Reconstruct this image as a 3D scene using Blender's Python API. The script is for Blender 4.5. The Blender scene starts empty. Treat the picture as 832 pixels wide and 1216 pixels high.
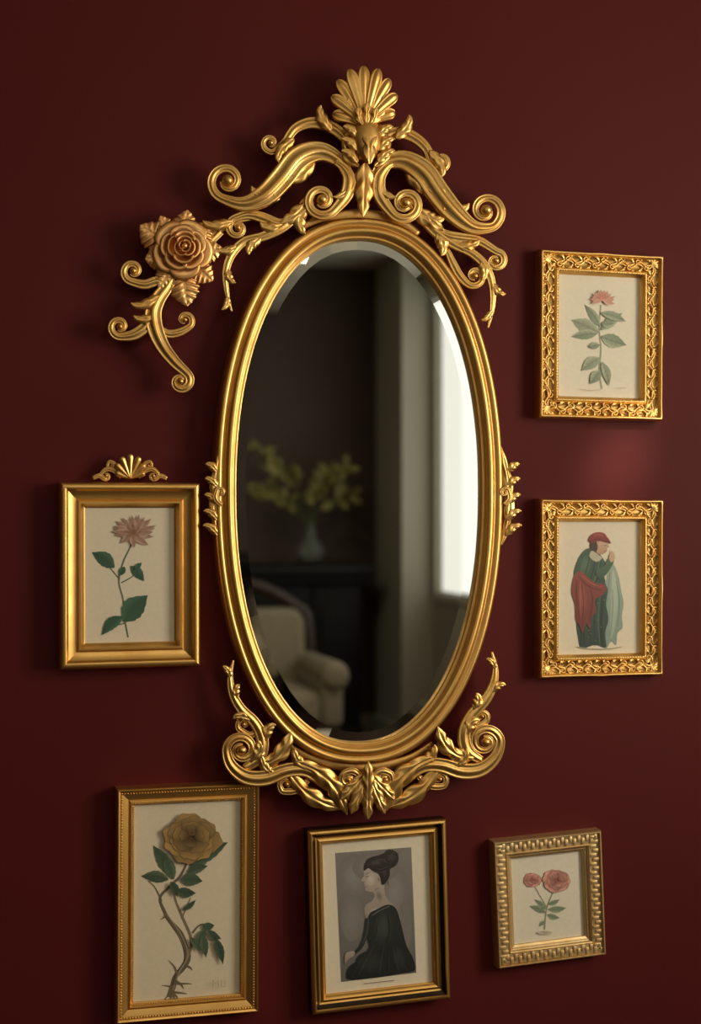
import bpy, bmesh, math, random
from math import sin, cos, pi, radians, sqrt, atan2, exp
from mathutils import Vector, Matrix
random.seed(7)
SC = bpy.context.scene
# ------------------------------------------------------------------ camera
F = 1700.0; YAW = radians(15); L0 = 2.2; H = 1.15
CX = -L0*sin(YAW); D = L0*cos(YAW); S = L0/F
def W(px, py, d=0.0):
    dx = (px-416)/F; dz = -(py-608)/F
    t = (D-d)/(cos(YAW)-dx*sin(YAW))
    return Vector((CX+t*(sin(YAW)+dx*cos(YAW)), -d, H+t*dz))
cd = bpy.data.cameras.new("camera"); cam = bpy.data.objects.new("camera", cd)
SC.collection.objects.link(cam); SC.camera = cam
cam.location = (CX, -D, H); cam.rotation_euler = (radians(90), 0, -YAW)
cd.sensor_fit = 'VERTICAL'; cd.sensor_height = 24; cd.lens = F/1216*24
cd.clip_start = 0.05
cd.dof.use_dof = True; cd.dof.focus_distance = L0-0.03; cd.dof.aperture_fstop = 1.8
SC.view_settings.view_transform = 'Standard'
SC.view_settings.look = 'None'
DM = 0.0255
def R(px, py, Y):
    p = W(px, py, -(Y-2*DM)); return Vector((p.x, -Y, p.z))

# ------------------------------------------------------------------ materials
def lin(c):
    return tuple(((v/255)/12.92 if v/255 <= .04045 else ((v/255+.055)/1.055)**2.4) for v in c)
def newmat(name):
    m = bpy.data.materials.new(name); m.use_nodes = True
    return m, m.node_tree.nodes, m.node_tree.links, m.node_tree.nodes['Principled BSDF']
def mat_basic(name, c1, c2=None, rough=.5, metal=0, scale=8, bump=0.0, bscale=80, stretch=None, spec=None):
    m, N, Lk, b = newmat(name)
    c2 = c2 or c1
    tc = N.new('ShaderNodeTexCoord'); mp = N.new('ShaderNodeMapping')
    Lk.new(tc.outputs['Object'], mp.inputs[0])
    if stretch: mp.inputs['Scale'].default_value = stretch
    nz = N.new('ShaderNodeTexNoise'); nz.inputs['Scale'].default_value = scale; nz.inputs['Detail'].default_value = 5
    Lk.new(mp.outputs[0], nz.inputs['Vector'])
    cr = N.new('ShaderNodeValToRGB'); cr.color_ramp.elements[0].position = .3; cr.color_ramp.elements[1].position = .7
    cr.color_ramp.elements[0].color = (*lin(c1), 1); cr.color_ramp.elements[1].color = (*lin(c2), 1)
    Lk.new(nz.outputs['Fac'], cr.inputs[0]); Lk.new(cr.outputs[0], b.inputs['Base Color'])
    b.inputs['Roughness'].default_value = rough; b.inputs['Metallic'].default_value = metal
    if spec is not None: b.inputs['Specular IOR Level'].default_value = spec
    if bump:
        n2 = N.new('ShaderNodeTexNoise'); n2.inputs['Scale'].default_value = bscale; n2.inputs['Detail'].default_value = 4
        Lk.new(mp.outputs[0], n2.inputs['Vector'])
        bp = N.new('ShaderNodeBump'); bp.inputs['Strength'].default_value = bump; bp.inputs['Distance'].default_value = .002
        Lk.new(n2.outputs['Fac'], bp.inputs['Height']); Lk.new(bp.outputs[0], b.inputs['Normal'])
    return m
def mat_gold(name, dark=(208, 158, 86), light=(238, 194, 118), r0=.32, r1=.46, crease_mix=.42, bump=.15):
    m, N, Lk, b = newmat(name)
    tc = N.new('ShaderNodeTexCoord')
    nz = N.new('ShaderNodeTexNoise'); nz.inputs['Scale'].default_value = 26; nz.inputs['Detail'].default_value = 6
    Lk.new(tc.outputs['Object'], nz.inputs['Vector'])
    cr = N.new('ShaderNodeValToRGB'); cr.color_ramp.elements[0].position = .3; cr.color_ramp.elements[1].position = .62
    cr.color_ramp.elements[0].color = (*lin(dark), 1); cr.color_ramp.elements[1].color = (*lin(light), 1)
    Lk.new(nz.outputs['Fac'], cr.inputs[0])
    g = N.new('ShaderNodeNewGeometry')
    mr = N.new('ShaderNodeMapRange'); mr.inputs[1].default_value = .42; mr.inputs[2].default_value = .5  # blends to brown in concave creases, by Pointiness
    mr.inputs[3].default_value = crease_mix; mr.inputs[4].default_value = 1
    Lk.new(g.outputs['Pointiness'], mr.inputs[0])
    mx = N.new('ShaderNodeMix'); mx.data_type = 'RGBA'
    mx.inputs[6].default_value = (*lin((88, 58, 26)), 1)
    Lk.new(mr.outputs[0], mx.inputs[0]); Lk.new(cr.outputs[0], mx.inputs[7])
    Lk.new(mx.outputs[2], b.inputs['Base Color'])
    rr = N.new('ShaderNodeMapRange'); rr.inputs[1].default_value = .3; rr.inputs[2].default_value = .7
    rr.inputs[3].default_value = r1; rr.inputs[4].default_value = r0
    Lk.new(nz.outputs['Fac'], rr.inputs[0]); Lk.new(rr.outputs[0], b.inputs['Roughness'])
    b.inputs['Metallic'].default_value = 1
    n2 = N.new('ShaderNodeTexNoise'); n2.inputs['Scale'].default_value = 140; n2.inputs['Detail'].default_value = 3
    Lk.new(tc.outputs['Object'], n2.inputs['Vector'])
    bp = N.new('ShaderNodeBump'); bp.inputs['Strength'].default_value = bump; bp.inputs['Distance'].default_value = .001
    Lk.new(n2.outputs['Fac'], bp.inputs['Height']); Lk.new(bp.outputs[0], b.inputs['Normal'])
    return m
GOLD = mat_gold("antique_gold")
GOLD_CARVED = mat_gold("carved_gold", dark=(220, 172, 98), light=(240, 198, 122), r0=.36, r1=.46, crease_mix=.6)
GOLD_SMOOTH = mat_gold("satin_gold", dark=(222, 172, 96), light=(238, 190, 112), r0=.36, r1=.44, crease_mix=.8, bump=.06)
GOLD_PALE = mat_gold("pale_gold", dark=(226, 190, 134), light=(244, 216, 162), r0=.46, r1=.54, crease_mix=.6, bump=.1)
GOLD_ROSE = mat_gold("rose_gold", dark=(222, 160, 98), light=(244, 192, 126), r0=.36, r1=.48, crease_mix=.45)
DARKB = mat_basic("dark_bronze", (30, 22, 14), (58, 44, 26), rough=.35, metal=.6, scale=40)
WALL = mat_basic("maroon_paint", (82, 21, 20), (86, 23, 22), rough=.6, scale=3, bump=.04, bscale=220, spec=.15)
BROWN = mat_basic("dark_brown_paint", (74, 60, 50), (80, 65, 54), rough=.7, scale=3)
GREIGE = mat_basic("greige_paint", (154, 148, 128), (160, 154, 134), rough=.6, scale=3)
TRIM = mat_basic("cream_trim_paint", (166, 162, 142), (170, 166, 146), rough=.6, scale=3)
CEIL = mat_basic("ceiling_paint", (212, 206, 188), (216, 210, 192), rough=.8, scale=3)
WOOD = mat_basic("dark_oak", (36, 22, 14), (60, 38, 24), rough=.4, scale=4, stretch=(1, 12, 1))
BOUNCE = mat_basic("bounce_cream", (216, 206, 184), (226, 216, 196), rough=.95, scale=20, bump=.3, bscale=300)  # pale finish of the added floor sheet that brightens the bevel
SOOT = mat_basic("black_marble", (16, 13, 11), (24, 20, 18), rough=.6, scale=6, spec=.25)
CREAM = mat_basic("cream_linen", (136, 124, 102), (146, 134, 112), rough=.9, scale=30, bump=.2, bscale=300)
LEAFM = mat_basic("foliage_green", (104, 100, 44), (138, 130, 60), rough=.6, scale=12)
STEMM = mat_basic("stem_green", (70, 80, 36), (90, 96, 46), rough=.6)
MIRR, N, Lk, b = newmat("mirror_silver")
b.inputs['Base Color'].default_value = (.86, .87, .82, 1); b.inputs['Metallic'].default_value = 1; b.inputs['Roughness'].default_value = .01
GLASS, N, Lk, b = newmat("clear_glass")
b.inputs['Base Color'].default_value = (.92, .95, .9, 1); b.inputs['Transmission Weight'].default_value = .95
b.inputs['Roughness'].default_value = .03; b.inputs['IOR'].default_value = 1.25
ART, N, Lk, b = newmat("printed_paper")
at = N.new('ShaderNodeAttribute'); at.attribute_name = "Col"
tc = N.new('ShaderNodeTexCoord'); nz = N.new('ShaderNodeTexNoise'); nz.inputs['Scale'].default_value = 160; nz.inputs['Detail'].default_value = 6
Lk.new(tc.outputs['Object'], nz.inputs['Vector'])
mr = N.new('ShaderNodeMapRange'); mr.inputs[1].default_value = .3; mr.inputs[2].default_value = .7; mr.inputs[3].default_value = .97; mr.inputs[4].default_value = 1.03
Lk.new(nz.outputs['Fac'], mr.inputs[0])
vm = N.new('ShaderNodeVectorMath'); vm.operation = 'SCALE'
Lk.new(at.outputs['Color'], vm.inputs[0]); Lk.new(mr.outputs[0], vm.inputs['Scale'])
Lk.new(vm.outputs[0], b.inputs['Base Color']); b.inputs['Roughness'].default_value = .55

# ------------------------------------------------------------------ mesh builder
class MB:
    def __init__(s): s.v = []; s.f = []; s.c = []; s.m = []; s.mi = 0
    def add(s, verts, faces, col=None):
        o = len(s.v); s.v += [tuple(p) for p in verts]
        s.f += [tuple(i+o for i in f) for f in faces]; s.m += [s.mi]*len(faces)
        if col is not None: s.c += [col]*len(verts) if not isinstance(col, list) else col
    def obj(s, name, mats, parent=None, smooth=True, recalc=True, sharp=None):
        me = bpy.data.meshes.new(name); me.from_pydata(s.v, [], s.f)
        for m in (mats if isinstance(mats, list) else [mats]): me.materials.append(m)
        me.polygons.foreach_set('material_index', s.m)
        if s.c:
            a = me.color_attributes.new("Col", 'FLOAT_COLOR', 'POINT')
            for i, c in enumerate(s.c): a.data[i].color = (*c, 1)
        if recalc:
            bm = bmesh.new(); bm.from_mesh(me); bmesh.ops.recalc_face_normals(bm, faces=bm.faces); bm.to_mesh(me); bm.free()
        me.polygons.foreach_set('use_smooth', [smooth]*len(me.polygons))
        if sharp is not None: me.set_sharp_from_angle(angle=radians(sharp))
        me.update()
        o = bpy.data.objects.new(name, me); SC.collection.objects.link(o)
        if parent: o.parent = parent
        return o
def empty(name, loc, label, cat, rot=(0, 0, 0), group=None):
    o = bpy.data.objects.new(name, None); SC.collection.objects.link(o)
    o.location = loc; o.rotation_euler = rot; o.empty_display_size = .05
    o["label"] = label; o["category"] = cat
    if group: o["group"] = group
    return o
def catmull(P, sub, closed=False):
    n = len(P); out = []
    rng = n if closed else n-1
    for i in range(rng):
        if closed: p0, p1, p2, p3 = P[(i-1) % n], P[i], P[(i+1) % n], P[(i+2) % n]
        else: p0, p1, p2, p3 = P[max(i-1, 0)], P[i], P[i+1], P[min(i+2, n-1)]
        for k in range(sub):
            t = k/sub
            out.append(tuple(.5*((2*b)+(-a+c)*t+(2*a-5*b+4*c-d)*t*t+(-a+3*b-3*c+d)*t**3) for a, b, c, d in zip(p0, p1, p2, p3)))
    if not closed: out.append(tuple(P[-1]))
    return out
def normals2(pts):
    out = []
    for i in range(len(pts)):
        a = pts[max(i-1, 0)]; b_ = pts[min(i+1, len(pts)-1)]
        dx, dy = b_[0]-a[0], b_[1]-a[1]; l = sqrt(dx*dx+dy*dy) or 1
        out.append((-dy/l, dx/l))
    return out
def sweep2(mb, M, pts, K=14, rib=.22, up=.85, h0=0):
    ns = normals2(pts); V = []; Fc = []
    fr = 6 if K >= 20 else 4
    for (x, y, w), (nx, ny) in zip(pts, ns):
        for k in range(K):
            a = 2*pi*k/K; c = cos(a); s_ = sin(a)
            if s_ > 0: hh = w*up*(s_**.7)*(1+rib*cos(fr*(a-pi/2)))/(1+rib*.5)
            else: hh = w*.35*s_
            V.append(M(x+nx*w*c, y+ny*w*c, h0+hh))
    n = len(pts)
    for i in range(n-1):
        for k in range(K):
            Fc.append((i*K+k, i*K+(k+1) % K, (i+1)*K+(k+1) % K, (i+1)*K+k))
    Fc.append(tuple(range(K))); Fc.append(tuple((n-1)*K+k for k in range(K)))
    mb.add(V, Fc)
def ball(mb, M, x, y, rx, ry=None, h0=0, up=1.0, seg=14, ring=10):
    ry = ry or rx; V = []; Fc = []
    for i in range(ring+1):
        ph = pi*i/ring
        for k in range(seg):
            a = 2*pi*k/seg
            V.append(M(x+rx*sin(ph)*cos(a), y+ry*sin(ph)*sin(a), h0+cos(ph)*min(rx, ry)*up))
    for i in range(ring):
        for k in range(seg):
            Fc.append((i*seg+k, i*seg+(k+1) % seg, (i+1)*seg+(k+1) % seg, (i+1)*seg+k))
    mb.add(V, Fc)
def volute_pts(P, T, c, turns, w):
    r0 = sqrt((P[0]-c[0])**2+(P[1]-c[1])**2); a0 = atan2(P[1]-c[1], P[0]-c[0])
    cr = T[0]*(c[1]-P[1])-T[1]*(c[0]-P[0]); dr = 1 if cr > 0 else -1
    n = max(6, int(turns*10)); out = []
    for i in range(1, n+1):
        f = i/n; a = a0+dr*f*turns*2*pi; r = r0*(1-.74*f)
        out.append((c[0]+r*cos(a), c[1]+r*sin(a), w*(1-.5*f)))
    return out, r0
def scroll(mb, M, pts, ve=None, vs=None, rib=.22, up=.85, h0=0, sub=5, K=14, bs=.32):
    P = list(pts)
    if ve:
        T = (P[-1][0]-P[-2][0], P[-1][1]-P[-2][1])
        v, r0 = volute_pts(P[-1], T, ve[:2], ve[2], P[-1][2]); P = P+v
        ball(mb, M, ve[0], ve[1], r0*bs, h0=h0+r0*.12, up=1.1)
    if vs:
        T = (pts[0][0]-pts[1][0], pts[0][1]-pts[1][1])
        v, r0 = volute_pts(pts[0], T, vs[:2], vs[2], pts[0][2]); P = v[::-1]+P
        ball(mb, M, vs[0], vs[1], r0*bs, h0=h0+r0*.12, up=1.1)
    sweep2(mb, M, catmull(P, sub), K, rib, up, h0)
def acanthus(mb, M, pts, lobes=4, hg=.8, h0=0, depth=.35, sub=10, NU=13, flare=.4, tiplift=0):
    P = catmull(pts, sub); ns = normals2(P); n = len(P); V = []; Fc = []
    Lk_ = [0]
    for i in range(1, n): Lk_.append(Lk_[-1]+sqrt((P[i][0]-P[i-1][0])**2+(P[i][1]-P[i-1][1])**2))
    tot = Lk_[-1] or 1
    row = NU+2
    for i, ((x, y, w), (nx, ny)) in enumerate(zip(P, ns)):
        t = Lk_[i]/tot; tx, ty = ny, -nx
        fr_ = (lobes*t) % 1.0
        tooth = sin(pi*min(fr_**.75, 1))**.8 if 0 < fr_ < 1 else 0
        md = (1-depth)+depth*tooth
        hb = h0+tiplift*t*t
        for k in range(NU):
            u = -1+2*k/(NU-1); ww = w*md
            sh = abs(u)**1.5*w*flare
            hh = hb+w*hg*((1-abs(u)**2.2)*.7+.16*cos(2*pi*lobes*t-2.6*abs(u))*min(1, abs(u)*1.6)-.3*exp(-(u/.16)**2)+.2)
            V.append(M(x+nx*u*ww+tx*sh, y+ny*u*ww+ty*sh, hh))
        sh = w*flare
        V.append(M(x+nx*w*md*.92+tx*sh, y+ny*w*md*.92+ty*sh, hb-w*.25)); V.append(M(x-nx*w*md*.92+tx*sh, y-ny*w*md*.92+ty*sh, hb-w*.25))
    for i in range(n-1):
        for k in range(row):
            Fc.append((i*row+k, i*row+(k+1) % row, (i+1)*row+(k+1) % row, (i+1)*row+k))
    Fc.append(tuple(range(row))); Fc.append(tuple((n-1)*row+k for k in range(row)))
    mb.add(V, Fc)
def lobe(mb, M, x, y, ang, ln, w, h0=0, up=.7):
    dx, dy = cos(ang), sin(ang); P = []
    for t, ww in ((0, .25), (.25, .45), (.5, .7), (.75, .95), (.88, 1), (.96, .75), (1, .25)):
        P.append((x+dx*ln*t, y+dy*ln*t, w*ww))
    sweep2(mb, M, catmull(P, 4), 14, .3, up, h0)
def blade(mb, M, x, y, T, side, ln, w, h0):
    nx, ny = -T[1]*side, T[0]*side
    P = [(x, y, w*.5), (x+(T[0]*.34+nx*.15)*ln, y+(T[1]*.34+ny*.15)*ln, w), (x+(T[0]*.72+nx*.36)*ln, y+(T[1]*.72+ny*.36)*ln, w*.85), (x+(T[0]*.95+nx*.66)*ln, y+(T[1]*.95+ny*.66)*ln, w*.45), (x+(T[0]*.98+nx*.86)*ln, y+(T[1]*.98+ny*.86)*ln, w*.12)]
    acanthus(mb, M, P, 3, h0=h0, depth=.16, flare=.3, hg=.6, NU=11, sub=5, tiplift=ln*.15)
def sprig(mb, M, pts, n, ln, w, h0=0, tail=.4):
    P = catmull(pts, 8); L_ = [0]
    for i in range(1, len(P)): L_.append(L_[-1]+sqrt((P[i][0]-P[i-1][0])**2+(P[i][1]-P[i-1][1])**2))
    sweep2(mb, M, P, 22, .3, .65, h0)
    for k in range(n):
        s_ = L_[-1]*(k+.3)/n; j = min(next(i for i, q in enumerate(L_) if q >= s_), len(P)-2)
        T = (P[j+1][0]-P[j][0], P[j+1][1]-P[j][1]); l = sqrt(T[0]**2+T[1]**2); T = (T[0]/l, T[1]/l)
        g = 1-(1-tail)*k/max(1, n-1)
        blade(mb, M, P[j][0], P[j][1], T, 1 if k % 2 else -1, ln*g, w*g, h0+1)
def rbox(mb, c, s, bev=.0, seg=3, rotz=0, shape=None):
    bm = bmesh.new(); bmesh.ops.create_cube(bm, size=1)
    for v in bm.verts: v.co = Vector((v.co.x*s[0], v.co.y*s[1], v.co.z*s[2]))
    if bev: bmesh.ops.bevel(bm, geom=list(bm.edges), offset=bev, segments=seg, affect='EDGES', profile=.5)
    rm = Matrix.Rotation(rotz, 3, 'Z')
    V = []
    for i, v in enumerate(bm.verts):
        v.index = i; co = v.co.copy()
        if shape: co = shape(co)
        V.append(rm @ co+Vector(c))
    mb.add(V, [tuple(v.index for v in f.verts) for f in bm.faces]); bm.free()
def lathe(mb, c, prof, K=24):
    V = []; Fc = []
    for r, z in prof:
        for k in range(K): V.append((c[0]+r*cos(2*pi*k/K), c[1]+r*sin(2*pi*k/K), c[2]+z))
    for i in range(len(prof)-1):
        for k in range(K): Fc.append((i*K+k, i*K+(k+1) % K, (i+1)*K+(k+1) % K, (i+1)*K+k))
    Fc.append(tuple(range(K))); Fc.append(tuple((len(prof)-1)*K+k for k in range(K)))
    mb.add(V, Fc)
def Mpx(d0, O):
    def M(x, y, h):
        p = W(x, y, d0); return (p.x-O[0], -(d0+h*S)-O[1], p.z-O[2])
    return M

# ------------------------------------------------------------------ room shell
XW = 1.56; XL = -2.6; YB = 4.9; ZC = 2.38; WT = .12
def struct(mb, name, mat, **k):
    o = mb.obj(name, mat, smooth=False, **k); o["kind"] = "structure"; return o
def box(mb, x0, x1, y0, y1, z0, z1):
    rbox(mb, ((x0+x1)/2, (y0+y1)/2, (z0+z1)/2), (x1-x0, y1-y0, z1-z0))
m = MB(); box(m, XL-.15, XW+.15, 0, .15, 0, ZC); struct(m, "wall_north", WALL)
m = MB(); box(m, XL-.15, XW+.15, -YB-.15, -YB, 0, ZC); struct(m, "wall_south", BROWN)
m = MB(); box(m, XL-.15, XL, -YB, 0, 0, ZC); struct(m, "wall_west", BROWN)
wins = [(-4.30, -2.7, .77, 2.20), (-1.75, -.85, .85, 1.95)]
m = MB()
box(m, XW, XW+WT, -YB, -4.30, 0, ZC); box(m, XW, XW+WT, -2.7, -1.75, 0, ZC); box(m, XW, XW+WT, -.85, 0, 0, ZC)
for y0, y1, z0, z1 in wins:
    box(m, XW, XW+WT, y0, y1, 0, z0); box(m, XW, XW+WT, y0, y1, z1, ZC)
struct(m, "wall_east", GREIGE)
m = MB(); box(m, XL-.15, XW+.15, -YB-.15, .15, -.1, 0); struct(m, "floor", WOOD)
m = MB(); box(m, XL-.15, XW+.15, -YB-.15, .15, ZC, ZC+.1); struct(m, "ceiling", CEIL)
for i, (y0, y1, z0, z1) in enumerate(wins):
    m = MB(); c = .04
    box(m, XW-.010, XW+.001, y0-c, y0, z0-c, z1+c); box(m, XW-.010, XW+.001, y1, y1+c, z0-c, z1+c)
    box(m, XW-.010, XW+.001, y0, y1, z1, z1+c); box(m, XW-.012, XW+.001, y0, y1, z0-c, z0)
    struct(m, "window_%d" % (i+1), TRIM)
m = MB(); box(m, XW-.155, XW, -4.80, -4.36, 0, ZC); box(m, XW-.17, XW, -4.82, -4.345, 0, .14)
struct(m, "trim_1", TRIM)
for nm, a in (("baseboard_south", (XL, XW, -YB, -YB+.02, 0, .13)), ("baseboard_west", (XL, XL+.02, -YB+.02, -.02, 0, .13)),
              ("baseboard_east", (XW-.02, XW, -4.34, -.02, 0, .13)), ("baseboard_north", (XL, XW, -.02, 0, 0, .13))):
    m = MB(); box(m, *a); struct(m, nm, TRIM if nm != "baseboard_north" else WALL)

# ------------------------------------------------------------------ mirror
MO = W(425.5, 583, 0); MO = Vector((MO.x, 0, MO.z))
mir = empty("wall_mirror", MO, "tall oval mirror in ornate gold scrollwork frame on maroon wall", "mirror")
D0 = .03; M = Mpx(D0, MO)
def oval(n, inset, ex=2.2, a=171.5, b=325, cx=425.5, cy=583):
    out = []
    def P(t):
        c, s_ = cos(t), sin(t)
        return (cx+a*abs(c)**(2/ex)*(1 if c >= 0 else -1), cy+b*abs(s_)**(2/ex)*(1 if s_ >= 0 else -1))
    fine = [P(2*pi*i/2400+.0001) for i in range(2400)]
    cum = [0]
    for i in range(2400):
        p, q = fine[i], fine[(i+1) % 2400]; cum.append(cum[-1]+sqrt((p[0]-q[0])**2+(p[1]-q[1])**2))
    j = 0
    for i in range(n):
        s_ = cum[-1]*i/n
        while cum[j+1] < s_: j += 1
        p = fine[j]; q = fine[(j+12) % 2400]; r = fine[(j-12) % 2400]
        dx, dy = q[0]-r[0], q[1]-r[1]; l = sqrt(dx*dx+dy*dy)
        out.append((p[0]-dy/l*inset, p[1]+dx/l*inset))
    return out
prof = [(1, -22.8), (0, -14), (0, -2), (.8, 1.5), (2.6, 4.2), (5, 5.4), (7.4, 4.8), (9.2, 3), (10.3, 2.6), (11.2, 3.6), (12.6, 6.4), (14.6, 8.6), (17, 9.4), (19.2, 8.6),
        (21, 6.2), (22, 3.2), (22.8, 2), (23.8, 2.4), (25, 2.6), (26, 1.4), (26.6, -1.5), (26.8, -8)]
m = MB(); n = 240; V = []; Fc = []
for ins, h in prof:
    for p in oval(n, ins): V.append(M(p[0], p[1], h))
for i in range(len(prof)-1):
    for k in range(n): Fc.append((i*n+k, i*n+(k+1) % n, (i+1)*n+(k+1) % n, (i+1)*n+k))
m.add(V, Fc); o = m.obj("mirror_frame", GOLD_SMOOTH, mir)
m = MB(); n = 72; rj = random.Random(9)
oo = oval(n, 26); ii = oval(n, 38)
V = [M(p[0], p[1], -3.6) for p in ii]; Fc = [tuple(range(n))]
for k in range(n):
    q = (k+1) % n
    j = rj.uniform(-.22, .12) if (ii[k][0] < 415 and (ii[k][1] > 760 or ii[k][1] < 340)) else rj.uniform(-.03, .03)
    b0 = len(V)
    V += [M(*oo[k], -4.25+j), M(*oo[q], -4.25+j), M(*ii[q], -3.6), M(*ii[k], -3.6)]; Fc.append((b0, b0+1, b0+2, b0+3))
b0 = len(V); V += [M(p[0], p[1], -7.5) for p in oo]; Fc.append(tuple(b0+k for k in range(n)))
m.add(V, Fc); o = m.obj("mirror_glass", MIRR, mir, smooth=False, recalc=False); o["label"] = "clear mirror glass with bevelled edge"

def fatscroll(mb, M, pts, ve=None, vs=None, h0=0, rib=.32, up=.58, g=1.12):
    scroll(mb, M, [(x, y, w*g) for x, y, w in pts], ve=ve, vs=vs, rib=rib, up=up, h0=h0, K=24)
def leaf3(mb, M, pts, lobes, h0=0, g=1.3, tl=3):
    acanthus(mb, M, [(x, y, w*g if w > 1 else w) for x, y, w in pts], max(2, round(lobes*.75)), h0=h0, depth=.3, flare=.5, hg=.5, NU=15, tiplift=tl)
crest = MB()
fs = lambda *a, **k: fatscroll(crest, M, *a, **k)
lf_ = lambda *a, **k: leaf3(crest, M, *a, **k)
sp_ = lambda *a, **k: sprig(crest, M, *a, **k)
def bl_(x, y, ang, side, ln, w, h0=3): a = radians(ang); blade(crest, M, x, y, (cos(a), sin(a)), side, ln*1.1, w*1.2, h0)
# left
fs([(416, 212, 4), (403, 193, 8), (379, 181, 12), (353, 189, 15), (333, 213, 15), (312, 234, 13.5), (288, 243, 9), (264, 237, 6)], ve=(269, 216, 1.2), h0=3, g=1, rib=.4)
fs([(418, 178, 4), (405, 160, 7), (388, 149, 7.5), (368, 146, 7), (350, 153, 6), (338, 169, 5), (325, 180, 3.8)], ve=(321, 170, 1.1), g=1)
fs([(398, 248, 5.5), (410, 231, 7.5), (412, 212, 7), (404, 199, 5), (396, 194, 3)], vs=(380, 239, 1.3), h0=6)
fs([(345, 262, 4), (330, 266, 6), (312, 259, 6), (294, 255, 5), (277, 260, 4.2)], ve=(282, 271, 1.1))
sp_([(362, 238, 4), (352, 254, 6), (334, 270, 7), (312, 281, 6), (290, 287, 5.5), (275, 302, 5.5), (268, 322, 4.6), (269, 346, 3), (275, 370, 1)], 6, 24, 8.5, tail=.55)
bl_(348, 166, 165, -1, 24, 6, 4); bl_(392, 156, 205, 1, 22, 6.5, 4); bl_(346, 200, 165, -1, 28, 7, 3)
bl_(332, 236, 160, 1, 26, 7, 2); bl_(372, 192, 110, 1, 32, 8, 2)
lf_([(372, 226, 3), (364, 242, 7), (350, 256, 7), (332, 266, 1)], 4, h0=1)
fs([(300, 258, 3), (280, 261, 4.5), (262, 270, 5), (246, 274, 4.5)], h0=-2)
bl_(274, 264, 140, 1, 24, 6)
# right
fs([(441, 212, 4), (453, 196, 8), (476, 191, 12), (500, 205, 15), (517, 229, 15), (536, 252, 13.5), (559, 270, 9), (581, 271, 6)], ve=(575, 251, 1.2), h0=3, g=1, rib=.4)
fs([(442, 177, 4), (457, 162, 7), (475, 158, 7.5), (492, 164, 7), (506, 177, 6), (512, 193, 5), (520, 202, 3.8)], ve=(523, 192, 1.1), g=1)
fs([(461, 252, 5.5), (449, 234, 7.5), (448, 214, 7), (456, 201, 5), (464, 196, 3)], vs=(479, 243, 1.3), h0=6)
fs([(512, 270, 4), (530, 280, 6), (548, 283, 6), (568, 286, 5), (588, 298, 4.2)], ve=(588, 310, 1.1))
fs([(530, 296, 3), (538, 314, 4.4), (546, 328, 4.4), (556, 338, 3.8)], ve=(563, 328, 1.1))
sp_([(490, 242, 4), (504, 262, 6), (520, 278, 7), (540, 291, 6), (560, 301, 5.5), (576, 317, 5.5), (584, 340, 4.6), (584, 366, 3), (579, 390, 1)], 6, 24, 8.5, tail=.55)
bl_(508, 180, 25, 1, 24, 6, 4); bl_(468, 166, -20, -1, 22, 6.5, 4); bl_(508, 214, 25, 1, 28, 7, 3)
bl_(518, 250, 30, -1, 26, 7, 2); bl_(482, 204, 70, -1, 32, 8, 2)
lf_([(482, 232, 3), (492, 248, 7), (508, 262, 7), (526, 274, 1)], 4, h0=1)
# centre pendant
lf_([(430, 196, 7), (430, 216, 9), (429, 238, 7), (428, 260, .8)], 4, h0=8)
bl_(424, 206, 95, 1, 30, 6, 5); bl_(437, 206, 85, -1, 30, 6, 5)
fs([(358, 270, 3), (384, 258, 5), (428, 253, 6), (474, 260, 5), (500, 276, 3)], rib=0, h0=-8)
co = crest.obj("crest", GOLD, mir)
med = MB()
ball(med, M, 433, 168, 19, 27, h0=4, up=.9, seg=24, ring=16)
for dx in (-18, 18, 0):
    leaf3(med, M, [(433+dx*.5, 200, 4), (433+dx*1.2, 186, 8), (433+dx*1.05, 164, 8), (433+dx*.5, 140, 1)], 4, h0=19-abs(dx)*.7, g=1.0, tl=-6)
for sg in (-1, 1):
    for yy, ln in ((196, 18), (182, 18), (166, 16)):
        blade(med, M, 433+sg*12, yy, (sg*.25, -.97), sg, ln, 6, 12)
med.obj("medallion", GOLD, co)
sh = MB()
for i, a in enumerate((-60, -44, -28, -14, 0, 14, 28, 44, 60)):
    ar = radians(a); ln = 30+40*cos(ar*1.3); dr = ar*.85-pi/2-radians(1.5)
    dx, dy = cos(dr), sin(dr); nx, ny = -dy, dx; bow = sin(ar)*12
    P = [(430+dx*ln*t+nx*bow*t*t, 153+dy*ln*t+ny*bow*t*t, 7.4*w) for t, w in ((0, .35), (.3, .55), (.55, .78), (.8, 1), (.91, .92), (.98, .6), (1.02, .2))]
    sweep2(sh, M, catmull(P, 5), 22, .38, .6, 5+6*cos(ar)+(i % 2)*2)
for sg in (-1, 1):
    blade(sh, M, 431+sg*6, 150, (sg*.9, -.45), sg*-1, 26, 7, 9)
for dx, ln in ((-10, 20), (0, 26), (10, 20)):
    leaf3(sh, M, [(431+dx*.5, 152, 3), (431+dx*.9, 152-ln*.4, 5), (431+dx, 152-ln*.75, 4), (431+dx*1.1, 152-ln, .8)], 3, h0=15, g=1)
sh.obj("shell", GOLD, co)

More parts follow.
